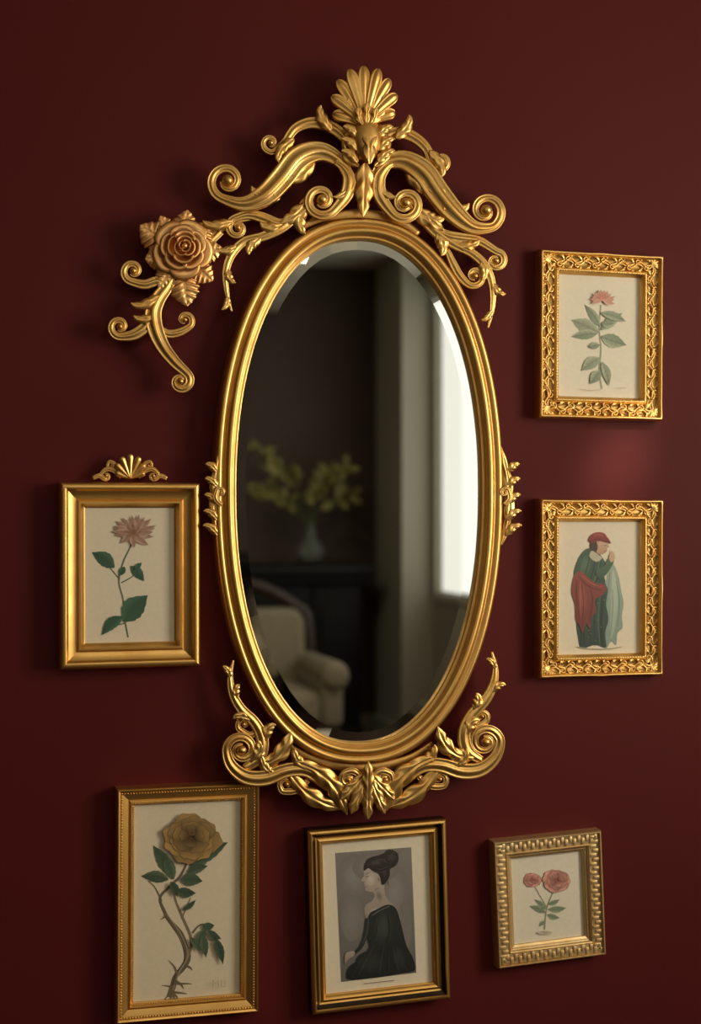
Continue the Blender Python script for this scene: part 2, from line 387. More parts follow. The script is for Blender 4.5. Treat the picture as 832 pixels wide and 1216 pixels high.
ap = MB()
def mirx(pts):
    o_ = []
    for p in pts:
        x = 863-p[0]; x = 431+(x-431)*(.985 if x > 431 else 1); o_.append((x, p[1]-10*(abs(x-431)/150.0)**1, *p[2:]))
    return o_
def both(kind, pts, *a, ve=None, **k):
    if kind == 's':
        fatscroll(ap, M, pts, ve=ve, **k); fatscroll(ap, M, mirx(pts), ve=mirx([ve])[0] if ve else None, **k)
    elif kind == 'p':
        sprig(ap, M, pts, *a, **k); sprig(ap, M, mirx(pts), *a, **k)
    else:
        leaf3(ap, M, pts, *a, **k); leaf3(ap, M, mirx(pts), *a, **k)
def bb(x, y, ang, side, ln, w, h0=3):
    a = radians(ang); ln *= 1.1; w *= 1.3; blade(ap, M, x, y, (cos(a), sin(a)), side, ln, w, h0)
    q = mirx([(x, y)])[0]; blade(ap, M, q[0], q[1], (-cos(a), sin(a)), -side, ln, w, h0)
both('s', [(424, 946, 3), (408, 944, 6), (388, 930, 8.5), (364, 914, 9), (340, 914, 9), (314, 923, 10), (291, 922, 9), (274, 909, 7.5), (268, 892, 6)], ve=(286, 890, 1.3), h0=2, g=1, rib=.4)
both('p', [(290, 912, 5), (307, 899, 8), (311, 878, 8), (302, 858, 7), (286, 842, 6.5), (276, 824, 5.5), (273, 804, 3.5), (277, 784, 1)], 5, 22, 9, tail=.55)
both('l', [(306, 908, 3), (322, 902, 7), (336, 888, 7), (344, 868, 1)], 4, h0=3)
both('l', [(350, 904, 4), (374, 914, 8), (396, 934, 9), (410, 966, 1)], 5, h0=5)
both('l', [(342, 916, 4), (358, 936, 8), (378, 950, 8), (404, 960, 1)], 4, h0=1)
bb(388, 930, 15, -1, 22, 6, 3); bb(366, 914, 195, 1, 22, 6, 3); bb(324, 920, 200, 1, 20, 5, 3)
both('s', [(366, 926, 3), (352, 938, 4), (337, 940, 3.6)], ve=(340, 931, .9))
both('s', [(306, 868, 3), (296, 873, 4), (285, 867, 3.4)], ve=(289, 860, .9))
fatscroll(ap, M, [(344, 886, 3), (376, 904, 5), (431, 913, 6), (484, 904, 5), (516, 884, 3)], rib=0, h0=-8)
apo = ap.obj("pendant_ornament", GOLD, mir)
sh = MB()
for a in (-44, -22, 0, 22, 44):
    ar = radians(a); dr = ar+pi/2; ln = 38+18*cos(ar*1.5)
    dx, dy = cos(dr), sin(dr)
    leaf3(sh, M, [(433+dx*6, 914+dy*6, 4), (433+dx*ln*.4, 914+dy*ln*.4, 6.5), (433+dx*ln*.75, 914+dy*ln*.75, 6), (433+dx*ln, 914+dy*ln, .9)], 4, h0=7+4*cos(ar), g=1.1)
leaf3(sh, M, [(433, 948, 4), (433, 934, 7), (433, 918, 7), (433, 902, 1)], 4, h0=13, g=1.0)
for sg in (-1, 1):
    fatscroll(sh, M, [(433+sg*6, 922, 3), (433+sg*16, 914, 4), (433+sg*26, 916, 3.5)], ve=(433+sg*22, 924, 1.0), h0=9)
sh.obj("shell", GOLD, apo)
for sgn, P in ((1, [(264, 648, 2), (257, 626, 5), (254, 600, 6.5), (255, 572, 6), (259, 548, 4), (263, 526, 1)]), (-1, [(594, 648, 2), (601, 626, 5), (604, 600, 6.5), (602, 572, 6), (598, 552, 4), (593, 530, 1)])):
    s_ = MB(); leaf3(s_, M, P, 5, h0=1, g=1.0)
    x = P[2][0]
    for k, yy in enumerate((636, 618, 598, 578, 560)):
        blade(s_, M, x+sgn*(5-k*.6), yy, (-sgn*.28, -.96), -sgn, 17-k*1.2, 5.5, 2+k*.3)
    fatscroll(s_, M, [(x+sgn*8, 600, 2.4), (x+sgn*1, 592, 3), (x+sgn*3, 582, 2.6)], ve=(x+sgn*7, 585, .9), h0=6)
    s_.obj("side_ornament", GOLD, mir)

# ------------------------------------------------------------------ rose wall ornament
RO = W(213, 305, 0)
rose = empty("wall_ornament", RO, "gold rose and leaf carving with curling tendrils beside the mirror", "wall ornament")
M = Mpx(.03, RO)
t = MB()
fatscroll(t, M, [(207, 326, 5), (197, 342, 8), (187, 356, 9.5), (181, 372, 11), (184, 392, 10.5), (193, 412, 9), (207, 430, 7.5), (220, 442, 6)], ve=(214, 453, 1.1), g=1, rib=.4)
fatscroll(t, M, [(196, 338, 4), (186, 334, 6), (172, 338, 6), (157, 335, 5)], ve=(158, 322, 1.1), g=1)
fatscroll(t, M, [(184, 368, 5), (174, 386, 7), (160, 397, 7), (144, 400, 5)], ve=(142, 388, 1.1), g=1)
fatscroll(t, M, [(186, 386, 3), (198, 396, 5), (212, 395, 5), (225, 388, 4)], ve=(219, 380, .9), g=1)
for x, y, an, sd, ln, w_ in ((190, 352, 125, 1, 28, 7), (184, 376, 140, 1, 20, 6)):
    a = radians(an); blade(t, M, x, y, (cos(a), sin(a)), sd, ln, w_, 3)
fatscroll(t, M, [(240, 296, 5), (250, 286, 5), (262, 274, 5)], h0=-2)
t.obj("tendril", GOLD, rose)
lf = MB()
for tip, w in (((166, 268), 18), ((190, 257), 13), ((222, 250), 16), ((250, 266), 15), ((264, 296), 15), ((252, 334), 15), ((222, 364), 18), ((188, 342), 13), ((172, 308), 15)):
    cx, cy = 213, 304; dx, dy = tip[0]-cx, tip[1]-cy
    acanthus(lf, M, [(cx+dx*.2, cy+dy*.2, 5), (cx+dx*.45, cy+dy*.45, w*.9), (cx+dx*.66, cy+dy*.66, w), (cx+dx*.86, cy+dy*.86, w*.55), (tip[0], tip[1], .7)], 7, h0=0, hg=.28, depth=.2, flare=.2, NU=17, sub=14, tiplift=3)
lf.obj("leaves", GOLD_ROSE, rose)
fl = MB()
def petal(mb, cx, cy, th, r0, r1, wd, h0, h1, ph=0):
    """broad rounded cupped petal with rolled lip"""
    V = []; Fc = []; NU, NV = 19, 14
    for lay in (0, -1.2):
        for j in range(NV):
            v = j/(NV-1)
            for i in range(NU):
                u = -1+2*i/(NU-1)
                lip = max(0, v-.8)/.2
                rr = r0+(r1-r0)*(v-.0*lip)*(1-.24*abs(u)**3+.012*cos(4*u+ph)*v)
                a = th+u*wd*(.35+.65*sin(pi*min(v, .75)/1.5))
                hh = h0+(h1-h0)*(v**1.6)+2.2*u*u*v-3.2*lip*lip
                V.append(M(cx+rr*cos(a), cy+rr*sin(a), hh+lay))
    q = NU*NV
    for j in range(NV-1):
        for i in range(NU-1):
            a = j*NU+i; Fc.append((a, a+1, a+NU+1, a+NU)); Fc.append((q+a, q+a+NU, q+a+NU+1, q+a+1))
    loop = [i for i in range(NU)]+[j*NU+NU-1 for j in range(1, NV)]+[(NV-1)*NU+i for i in range(NU-2, -1, -1)]+[j*NU for j in range(NV-2, 0, -1)]
    for k in range(len(loop)): a, b_ = loop[k], loop[(k+1) % len(loop)]; Fc.append((a, b_, q+b_, q+a))
    mb.add(V, Fc)
RC = (215, 297)
for i in range(5): petal(fl, *RC, i*2*pi/5+.2, 3, 37, .74, 5+(i % 2)*1.5, 10, i)
for i in range(5): petal(fl, *RC, i*2*pi/5+.85, 2, 28, .74, 8+(i % 2)*1.5, 17, i+2)
for i in range(4): petal(fl, *RC, i*2*pi/4+.1, 1, 20, .92, 12+(i % 2)*1.5, 24, i+1)
for i in range(3): petal(fl, *RC, i*2*pi/3+.5, 0, 13, 1.2, 16+i, 29, i)
for i in range(3): petal(fl, *RC, i*2*pi/3+1.3, 0, 7.5, 1.25, 20+i, 32, i)
ball(fl, M, RC[0], RC[1], 3.5, h0=27)
fl.obj("rose", GOLD_ROSE, rose)

# ------------------------------------------------------------------ picture frames
class Pic:
    def __init__(s, label, corners, depth, hp):
        P = [W(x, y, depth) for x, y in corners]
        TL, TR, BR, BL = P; c = (TL+TR+BR+BL)/4
        u = ((TR-TL)+(BR-BL))/2; v = ((TL-BL)+(TR-BR))/2
        s.w = u.length; s.h = v.length
        phi = (atan2(u.z, u.x)+atan2(-v.x, v.z))/2
        s.phi = phi; s.c = Vector((c.x, 0, c.z)); s.hp = hp; s.depth = depth
        s.e = empty("picture_frame", s.c, label, "picture frame", rot=(0, -phi, 0))
        s.lay = 0; s.a = MB()
    def loc(s, px, py, d=None):
        p = W(px, py, s.hp if d is None else d); dx, dz = p.x-s.c.x, p.z-s.c.z
        return (dx*cos(s.phi)+dz*sin(s.phi), -dx*sin(s.phi)+dz*cos(s.phi))
    def paper(s, w, h, col, col2=None):
        hp = s.hp; w /= 2; h /= 2
        V = [(-w, 0, -h), (w, 0, -h), (w, 0, h), (-w, 0, h), (-w, -hp, -h), (w, -hp, -h), (w, -hp, h), (-w, -hp, h)]
        s.a.add(V, [(0, 1, 2, 3), (4, 5, 6, 7), (0, 1, 5, 4), (1, 2, 6, 5), (2, 3, 7, 6), (3, 0, 4, 7)], lin(col))
    def _p(s, p): x, z = s.loc(*p[:2]); return (x, -s.hp-.0002-s.lay*.00003, z)
    def poly(s, pts, col, col2=None, smooth=True):
        P = catmull([p[:2] for p in pts], 5, True) if smooth else pts
        s.lay += 1; c1 = lin(col); c2 = lin(col2) if col2 else c1
        y0 = min(p[1] for p in P); y1 = max(p[1] for p in P)
        cols = [tuple(a+(b-a)*((p[1]-y0)/((y1-y0) or 1)) for a, b in zip(c1, c2)) for p in P]
        s.a.add([s._p(p) for p in P], [tuple(range(len(P)))], cols)
    def blob(s, x, y, rx, ry, c_in, c_out, rot=0, K=20):
        s.lay += 1; V = [s._p((x, y))]; cols = [lin(c_in)]; ca, sa = cos(rot), sin(rot)
        for f in (.35, .7, 1):
            g_ = f*f*(3-2*f); c = tuple(a+(b-a)*g_ for a, b in zip(lin(c_in), lin(c_out)))
            for k in range(K):
                a = 2*pi*k/K; ex, ey = rx*f*cos(a), ry*f*sin(a)
                V.append(s._p((x+ex*ca-ey*sa, y+ex*sa+ey*ca))); cols.append(c)
        Fc = [(0, 1+k, 1+(k+1) % K) for k in range(K)]
        for r in range(2):
            for k in range(K): Fc.append((1+r*K+k, 1+r*K+(k+1) % K, 1+(r+1)*K+(k+1) % K, 1+(r+1)*K+k))
        s.a.add(V, Fc, cols)
    def rpetal(s, x, y, ang, ln, w, c_base, c_tip, sq=.85, ph=0):
        s.lay += 1; V = []; cols = []; cb, ct = lin(c_base), lin(c_tip); NU, NV = 13, 9
        ax, ay = cos(ang), sin(ang); edge = []
        for j in range(NV):
            v = j/(NV-1)
            for i in range(NU):
                u = -1+2*i/(NU-1)
                r = ln*v*(1-.24*u*u+.04*cos(6*u+ph)*v); q = u*w*sin(pi*(.12+.5*v))
                pt = (x+ax*r-ay*q, y+(ay*r+ax*q)*sq); V.append(s._p(pt))
                if j == NV-1: edge.append(pt)
                f = v**1.1; k_ = 1-.3*abs(u)**2+.06*cos(8*u+ph)*v; cols.append(tuple((a+(b-a)*f)*k_ for a, b in zip(cb, ct)))
        Fc = [(j*NU+i, j*NU+i+1, (j+1)*NU+i+1, (j+1)*NU+i) for j in range(NV-1) for i in range(NU-1)]
        s.a.add(V, Fc, cols)
        s.stroke([(p[0], p[1], .28) for p in edge[::2]], tuple(a*.62+b*.1 for a, b in zip(c_tip, c_base)), 3)
    def bloom(s, x, y, r, c_base, c_tip, rings=((7, 1), (6, .8), (5, .58), (4, .36)), sq=.85):
        for ri, (n_, f) in enumerate(rings):
            for i in range(n_):
                a = 2*pi*i/n_+ri*.55+random.uniform(-.2, .2); k_ = 1-.05*ri+random.uniform(-.12, .08)
                s.rpetal(x+r*.08*cos(a), y+r*.08*sin(a)-ri*r*.03, a, r*f*random.uniform(.85, 1.1), r*f*2.9/n_*(1.2 if n_ > 4 else .9), tuple(v*k_ for v in c_base), tuple(v*k_ for v in c_tip), sq, i*1.7)
    def stroke(s, pts, col, sub=6):
        P = catmull(pts, sub); ns = normals2(P); s.lay += 1
        V = []
        for p, nn in zip(P, ns): V += [s._p((p[0]+nn[0]*p[2], p[1]+nn[1]*p[2])), s._p((p[0]-nn[0]*p[2], p[1]-nn[1]*p[2]))]
        s.a.add(V, [(2*i, 2*i+1, 2*i+3, 2*i+2) for i in range(len(P)-1)], lin(col))
    def leaf(s, bx, by, tx, ty, w, col, col2=None, bend=0, vein=True, pk=.85):
        col2 = col2 or tuple(min(255, c*1.3) for c in col)
        dx, dy = tx-bx, ty-by; nx, ny = -dy, dx; l = sqrt(dx*dx+dy*dy) or 1; nx /= l; ny /= l
        s.lay += 1; V = []; cols = []; c1, c2 = lin(col), lin(col2); n = 17
        mid = []
        for i in range(n):
            t = i/(n-1); b_ = bend*sin(pi*t); mx_, my_ = bx+dx*t+nx*b_, by+dy*t+ny*b_; mid.append((mx_, my_))
            ww = w*max(.02, sin(pi*t**pk))*(1+.06*sin(t*34))
            for u in (-1, -.5, 0, .5, 1):
                V.append(s._p((mx_+nx*u*ww, my_+ny*u*ww)))
                f = .5+.5*u; k_ = (.78+.3*abs(u))*(1.08-.2*t); cols.append(tuple((a+(b-a)*f)*k_ for a, b in zip(c1, c2)))
        Fc = [(i*5+k, i*5+k+1, i*5+k+6, i*5+k+5) for i in range(n-1) for k in range(4)]
        s.a.add(V, Fc, cols)
        if vein:
            vc = tuple(c*.82 for c in col)
            s.stroke([(x, y, .28) for x, y in mid[::4]], vc, 2)
            if w > 4:
                for i in (3, 6, 9, 12):
                    for sg in (-1, 1):
                        e = (mid[i+2][0]+nx*sg*w*.7*sin(pi*(i+2)/16), mid[i+2][1]+ny*sg*w*.7*sin(pi*(i+2)/16))
                        s.stroke([(mid[i][0], mid[i][1], .2), (e[0], e[1], .1)], vc, 1)
    def done(s, nm="print", lab=None):
        o = s.a.obj(nm, ART, s.e, smooth=False, recalc=False)
        bm = bmesh.new(); bm.from_mesh(o.data); bm.normal_update()
        for f in bm.faces:
            if f.normal.y > .5 and f.calc_center_median().y < -.002: f.normal_flip()
        bm.to_mesh(o.data); bm.free()
        if lab: o["label"] = lab
        return o
def rect_sweep(mb, w, h, prof, seg=1, wob=None, disp=None, mats=None):
    hw, hh = w/2, h/2
    for side in range(4):
        ln = hw if side % 2 == 0 else hh; ot = hh if side % 2 == 0 else hw
        V = []; Fc = []
        for ins, ht in prof:
            for k in range(seg+1):
                s_ = -1+2*k/seg; a = s_*(ln-ins); i2 = ins; h2 = ht
                if wob: i2 = ins-wob(side, s_, ins)
                if disp: h2 = ht+disp(side, a, ins)
                b_ = ot-i2
                if seg > 1 and wob: a = s_*(ln-i2)
                p = [(a, -b_), (b_, a), (-a, b_), (-b_, -a)][side]
                V.append((p[0], -h2, p[1]))
        n = seg+1
        for i in range(len(prof)-1):
            fs_ = []
            for k in range(seg): fs_.append((i*n+k, i*n+k+1, (i+1)*n+k+1, (i+1)*n+k))
            Fc.append((mats[i] if mats else 0, fs_))
        o = len(mb.v); mb.v += V
        for mi, fs_ in Fc:
            mb.f += [tuple(j+o for j in f) for f in fs_]; mb.m += [mi]*len(fs_)
    mb.mi = 0
Ml = lambda x, y, h: (x, -h, y)
def beads(mb, w, h, ins, ht, r, step):
    hw, hh = w/2-ins, h/2-ins
    for (x0, y0, x1, y1) in ((-hw, -hh, hw, -hh), (hw, -hh, hw, hh), (hw, hh, -hw, hh), (-hw, hh, -hw, -hh)):
        l = sqrt((x1-x0)**2+(y1-y0)**2); n = max(1, round(l/step))
        for k in range(n): ball(mb, Ml, x0+(x1-x0)*k/n, y0+(y1-y0)*k/n, r, h0=ht, seg=8, ring=6)

# --- A : smooth gold, pink daisy
A = Pic("smooth gold frame with shell finial holding a pale pink daisy print", [(71, 573), (238, 573), (238, 791), (71, 796)], .03, .014)
m = MB(); fw = .0365
rect_sweep(m, A.w, A.h, [(0, 0), (0, .024), (.001, .028), (.004, .030), (.008, .030), (.010, .0285), (.011, .025), (.013, .0235), (.024, .0215), (.0255, .023), (.0275, .0255), (.030, .0255), (.0315, .023), (.033, .0185), (.0365, .0165), (.0365, .010)])
m.obj("frame", GOLD_SMOOTH, A.e, sharp=50)
fm = MB(); MA = lambda x, y, h: (lambda q: (q[0], -(.014+h*S), q[1]))(A.loc(x, y, .014))
for a in (-70, -46, -23, 0, 23, 46, 70):
    ar = radians(a); lobe(fm, MA, 154, 568, ar-pi/2, 13+16*cos(ar), 3.8, h0=3+2*cos(ar))
for sg in (-1, 1):
    fatscroll(fm, MA, [(154+sg*10, 567, 2.4), (154+sg*18, 559, 2.8), (154+sg*27, 557, 2.6), (154+sg*34, 563, 2)], ve=(154+sg*28, 565, .9))
    fatscroll(fm, MA, [(154+sg*28, 570, 2.2), (154+sg*36, 565, 2.6), (154+sg*44, 568, 2)])
    fatscroll(fm, MA, [(154+sg*12, 566, 2), (154+sg*17, 552, 2.2), (154+sg*23, 548, 1.8)], ve=(154+sg*22, 553, .8))
fm.obj("finial", GOLD, A.e)
A.paper(A.w-.07, A.h-.07, (228, 215, 190))
G1, G2 = (52, 88, 66), (72, 110, 84)
A.stroke([(152, 757, 1), (148, 735, 1), (146, 712, 1), (141, 690, 1), (146, 668, 1), (155, 648, .9), (158, 634, .9)], (104, 112, 84))
A.stroke([(142, 688, .7), (132, 676, .6), (126, 668, .5)], (80, 92, 66)); A.stroke([(144, 692, .7), (155, 686, .6), (160, 682, .5)], (80, 92, 66))
A.stroke([(148, 740, .7), (140, 742, .6), (134, 742, .5)], (80, 92, 66))
A.leaf(136, 674, 109, 656, 8.5, G1, G2, 2); A.leaf(155, 672, 171, 690, 6, G2, G1, -1); A.leaf(148, 673, 141, 684, 4, G1, G2)
A.leaf(146, 738, 175, 707, 13, G2, G1, -2); A.leaf(146, 732, 121, 754, 7, G2, G1, 3); A.leaf(160, 676, 168, 668, 3, G2, G1)
for a in (190, 160, 215, 355, 25, 240, 320, 130, 50, 285, 262, 300, 200, 345, 90, 175, 5):
    ar = radians(a+random.uniform(-4, 4)); rr = random.uniform(23, 29)
    A.leaf(158, 634, 158+rr*cos(ar), 633+rr*sin(ar)*.78-3, 4.0, (170, 128, 110), (198, 162, 140), 1, vein=False); A.stroke([(158, 633, .25), (158+rr*.8*cos(ar), 633+rr*.62*sin(ar)-3, .15)], (140, 98, 82), 1)
for a in range(0, 360, 45):
    ar = radians(a); A.leaf(158, 633, 158+11*cos(ar), 631+9*sin(ar), 2.4, (150, 106, 86), (186, 144, 118), 1, vein=False)
A.blob(158, 632, 4, 3.4, (126, 92, 56), (148, 106, 78))
A.done(lab="botanical print of a pink daisy with dark green leaves")

# --- ornate carved frames
def ornate(P, seed, fw=.0355, dp=.028):
    rnd = random.Random(seed)
    m = MB()
    def wob(side, s_, ins):
        f = max(0, 1-ins/.012)
        return f*(.0012*max(0, abs(s_)-.8)*5*.6+.0010*exp(-(s_/.12)**2))
    rect_sweep(m, P.w, P.h, [(0, 0), (0, dp*.6), (.001, dp*.8), (.003, dp*.92), (.005, dp*.84), (.007, dp*.56), (.018, dp*.48), (.025, dp*.54), (.0275, dp*.72), (.0295, dp*.78), (.032, dp*.72), (.0335, dp*.5), (fw, dp*.45), (fw, dp*.25)], seg=48, wob=wob)
    hz = dp*.56
    hw, hh = P.w/2, P.h/2
    mid = .0158
    for (cx, cy, ux, uy, ln) in ((0, -hh+mid, 1, 0, hw-mid), (hw-mid, 0, 0, 1, hh-mid), (0, hh-mid, -1, 0, hw-mid), (-hw+mid, 0, 0, -1, hh-mid)):
        vx, vy = -uy, ux
        n = max(3, round(2*ln/.032)); st = 2*ln/n
        def Q(a, b_, r): return (cx+ux*a+vx*b_, cy+uy*a+vy*b_, r)
        # running vine with leaves curling off it
        vine = [Q(-ln+2*ln*i/(n*6), .0042*sin(pi*i/3), .0013) for i in range(n*6+1)]
        sweep2(m, Ml, catmull(vine, 3), 10, 0, 1.4, hz+.0005)
        for k in range(n*2):
            a0 = -ln+st*(k+.5)/2; sg = 1 if k % 2 else -1; j = rnd.uniform(.88, 1.12); dr = 1
            ce = Q(a0+st*.10*dr, -sg*.0045, 0)
            scroll(m, Ml, [Q(a0-st*.20*dr, sg*.003, .0010), Q(a0-st*.02*dr, -sg*.0002, .0016), Q(a0+st*.17*dr, -sg*.0008, .0015), Q(a0+st*.24*dr, -sg*.0045, .0013)], ve=(ce[0], ce[1], .95), h0=hz+.0004, K=10, sub=3, rib=0, up=1.5, bs=.3)
            acanthus(m, Ml, [Q(a0-st*.16, sg*.0035, .0014), Q(a0-st*.04, sg*.0075*j, .0030), Q(a0+st*.10, sg*.0098, .0026), Q(a0+st*.22*j, sg*.0085, .0004)], 3, h0=hz, NU=9, sub=5, hg=1.1, depth=.42)
            acanthus(m, Ml, [Q(a0-st*.02, -sg*.004, .0012), Q(a0-st*.08, -sg*.0078*j, .0026), Q(a0-st*.02, -sg*.0104, .0020), Q(a0+st*.08*j, -sg*.0112, .0003)], 3, h0=hz, NU=9, sub=5, hg=1.1, depth=.42)
    for sx in (-1, 1):
        for sy in (-1, 1):
            x, y = sx*(hw-.015), sy*(hh-.015)
            for a in range(5):
                ar = atan2(sy, sx)+(a-2)*.62
                acanthus(m, Ml, [(x-sx*.004, y-sy*.004, .001), (x+.004*cos(ar), y+.004*sin(ar), .0034), (x+.010*cos(ar), y+.010*sin(ar), .0030), (x+.0150*cos(ar), y+.0150*sin(ar), .0003)], 3, h0=hz+.001, NU=9, sub=5, hg=1.1, depth=.35)
    beads(m, P.w, P.h, fw-.0045, dp*.76, .0012, .0045)
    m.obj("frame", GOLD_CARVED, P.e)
# --- B
B = Pic("ornate carved gold frame holding a red flower botanical print", [(642, 294), (788, 305), (788, 499), (642, 496)], .026, .010)
ornate(B, 3)
B.paper(B.w-.068, B.h-.068, (230, 221, 200))
B1, B2, B3 = (150, 160, 134), (172, 180, 152), (132, 145, 120)  # inks paled towards the paper in place of glass glare
B.stroke([(714, 462, 1.1), (711, 440, 1.1), (713, 415, 1), (711, 390, .9), (713, 362, .8)], (152, 156, 128))
for a_ in ((711, 395, 678, 380, 9), (709, 396, 678, 400, 6), (712, 388, 694, 362, 5), (713, 400, 743, 410, 8), (713, 392, 738, 372, 6), (712, 425, 690, 440, 7), (714, 430, 722, 458, 5), (712, 440, 700, 456, 6), (713, 385, 728, 384, 4), (711, 410, 698, 412, 4), (713, 372, 742, 382, 5)):
    B.leaf(*a_, random.choice((B1, B3)), B2, random.uniform(-2, 2))
for a in (180, 200, 220, 245, 270, 295, 320, 340, 0, 160, 20, 230, 260, 285, 310):
    ar = radians(a+random.uniform(-5, 5)); rr = random.uniform(11, 16); B.leaf(714, 357, 714+rr*cos(ar), 356+rr*.85*sin(ar), 2.6, (212, 154, 134), (224, 176, 156), 1, vein=False)
for a in (200, 240, 270, 300, 340): ar = radians(a); B.leaf(714, 356, 714+8*cos(ar), 355+8*sin(ar), 2, (206, 132, 112), (214, 150, 130), vein=False)
B.stroke([(688, 462, .3), (700, 464, .3), (712, 463, .3)], (190, 182, 162)); B.stroke([(732, 461, .3), (742, 461, .3)], (190, 182, 162))
B.done(lab="botanical print of a red flower on a leafy stem")
# --- C
C = Pic("ornate carved gold frame holding print of person in red hat", [(642, 592), (788, 594), (788, 802), (642, 806)], .026, .010)
ornate(C, 5)
C.paper(C.w-.068, C.h-.068, (226, 214, 190))
C.poly([(722, 674), (728, 670), (734, 684), (737, 700), (740, 716), (738, 732), (739, 745), (733, 752), (731, 766), (725, 762), (719, 770), (715, 756), (713, 730), (717, 705)], (160, 172, 156), (130, 150, 134))
C.poly([(727, 678), (732, 694), (733, 720), (729, 748), (724, 758), (725, 720)], (184, 194, 178), (156, 172, 156))
for P_ in ([(724, 680, .4), (720, 712, .6), (718, 740, .6), (719, 764, .3)], [(731, 690, .3), (735, 714, .5), (733, 744, .4)], [(727, 700, .3), (727, 726, .4), (724, 756, .3)]): C.stroke(P_, (112, 134, 118))
C.poly([(692, 700), (712, 688), (721, 700), (719, 716), (722, 735), (718, 752), (719, 769), (706, 766), (690, 770), (686, 758), (684, 735)], (62, 84, 70), (46, 64, 56))
for x0, x1 in ((704, 701), (713, 712), (709, 706), (718, 716), (699, 693), (715, 714), (696, 689)):
    C.stroke([(x0, 703, .3), ((x0+x1)/2-2+random.uniform(-1, 1), 735, .7), (x1, 767, .4)], random.choice(((80, 104, 84), (38, 54, 48), (94, 116, 94))))
for k in range(14):
    x = 694+random.uniform(0, 22); C.stroke([(x, 708+k*4, .4), (x+1.5, 709+k*4, .4)], (112, 130, 102), 1)
C.poly([(693, 654), (700, 651), (708, 655), (716, 664), (721, 676), (717, 684), (718, 692), (708, 698), (699, 706), (692, 701), (685, 703), (684, 690), (681, 680), (686, 664)], (72, 96, 76), (54, 76, 62))
C.blob(695, 670, 7, 13, (92, 116, 92), (70, 94, 74), .2)
for P_ in ([(706, 660, .5), (704, 676, .8), (698, 696, .6)], [(700, 656, .4), (697, 672, .6), (691, 692, .4)], [(712, 668, .4), (711, 680, .6), (705, 694, .4)]): C.stroke(P_, (44, 62, 52))
for P_ in ([(711, 666, .4), (708, 682, .6), (701, 697, .4)], [(694, 660, .3), (690, 674, .5), (687, 694, .4)]): C.stroke(P_, (98, 120, 96))
# red shawl wrapped from the shoulder across the hips and falling behind
C.poly([(682, 682), (688, 678), (696, 684), (706, 692), (716, 694), (719, 701), (713, 708), (706, 712), (707, 726), (701, 734), (700, 747), (695, 741), (691, 752), (687, 742), (683, 736), (682, 718), (678, 704), (679, 692)], (144, 66, 56), (112, 48, 44))
C.blob(691, 708, 6, 20, (162, 84, 70), (134, 60, 52), -.05)
for P_ in ([(686, 684, .3), (698, 696, .7), (714, 701, .4)], [(700, 698, .4), (703, 714, .7), (699, 738, .4)], [(684, 688, .4), (684, 708, .8), (687, 736, .4)], [(690, 692, .3), (692, 715, .5), (691, 744, .3)]): C.stroke(P_, (98, 40, 38))
for P_ in ([(690, 683, .3), (702, 693, .6), (714, 697, .3)], [(688, 690, .3), (688, 708, .6), (689, 732, .3)]): C.stroke(P_, (172, 98, 82))
C.poly([(707, 645), (714, 642), (719, 643), (721, 646.5), (722.3, 649.5), (720.2, 651), (719.6, 655), (715, 658), (710, 658), (706, 652)], (204, 170, 142), (184, 144, 118))
C.stroke([(716.5, 648, .35), (719.3, 647.6, .35)], (96, 68, 56)); C.stroke([(717, 654.4, .3), (719.4, 654, .25)], (150, 90, 74))
C.poly([(702, 643), (707, 643), (709, 650), (706, 656), (702, 654), (700, 648)], (74, 54, 46))
C.poly([(698, 642), (701, 635.5), (708, 632), (716, 633), (720.5, 638), (724.5, 645), (719, 644.5), (710, 642.5), (703, 645)], (152, 60, 54), (124, 44, 42))
C.stroke([(699, 643, .5), (709, 640, .7), (723, 644.5, .4)], (106, 36, 36)); C.stroke([(704, 637, .4), (710, 634.6, .6), (716, 637, .4)], (174, 90, 78))
C.poly([(702, 654), (710, 659), (714, 663), (707, 667), (699, 661)], (190, 182, 160))
C.poly([(706, 678), (716, 672), (722, 663), (727, 662), (728, 667), (722, 678), (712, 688)], (84, 110, 86), (64, 88, 70))
C.poly([(722.5, 664), (723, 659), (727, 656.5), (729.5, 660), (728.5, 665), (725, 667.5)], (204, 170, 142))
for dx in (0, 1.6, 3): C.stroke([(724.5+dx, 659, .55), (724.6+dx, 653.5+dx*.4, .35)], (204, 170, 142), 1)
C.stroke([(684, 768, .5), (700, 770.5, .7), (722, 770.5, .7), (738, 768, .4)], (160, 150, 128))
C.done(lab="print of a person in red hat, green robe and red shawl")
# --- D
Dp = Pic("tall gold frame with beaded edge holding a yellow rose print", [(138, 938), (308, 929), (308, 1204), (138, 1216)], .026, .010)
m = MB(); fw = .0265
rect_sweep(m, Dp.w, Dp.h, [(0, 0), (0, .021), (.001, .0245), (.003, .026), (.0055, .025), (.0065, .0225), (.0085, .022), (.010, .0215), (.018, .0185), (.019, .0195), (.0215, .021), (.023, .0195), (.024, .016), (fw, .0145), (fw, .006)])
beads(m, Dp.w, Dp.h, .0078, .0228, .0015, .0042); beads(m, Dp.w, Dp.h, .0245, .0165, .0011, .0036)
m.obj("frame", GOLD_SMOOTH, Dp.e, sharp=50)
Dp.paper(Dp.w-.05, Dp.h-.05, (224, 209, 180))
br = (108, 96, 74)
Dp.stroke([(200, 1184, 2.6), (205, 1172, 3.6), (208, 1160, 2.8), (218, 1148, 3.4), (223, 1136, 3.6), (220, 1122, 2.8), (214, 1108, 3.0), (202, 1094, 2.4), (195, 1082, 2.0), (190, 1066, 1.6), (202, 1052, 1.6), (214, 1040, 1.5), (224, 1020, 1.3)], br)
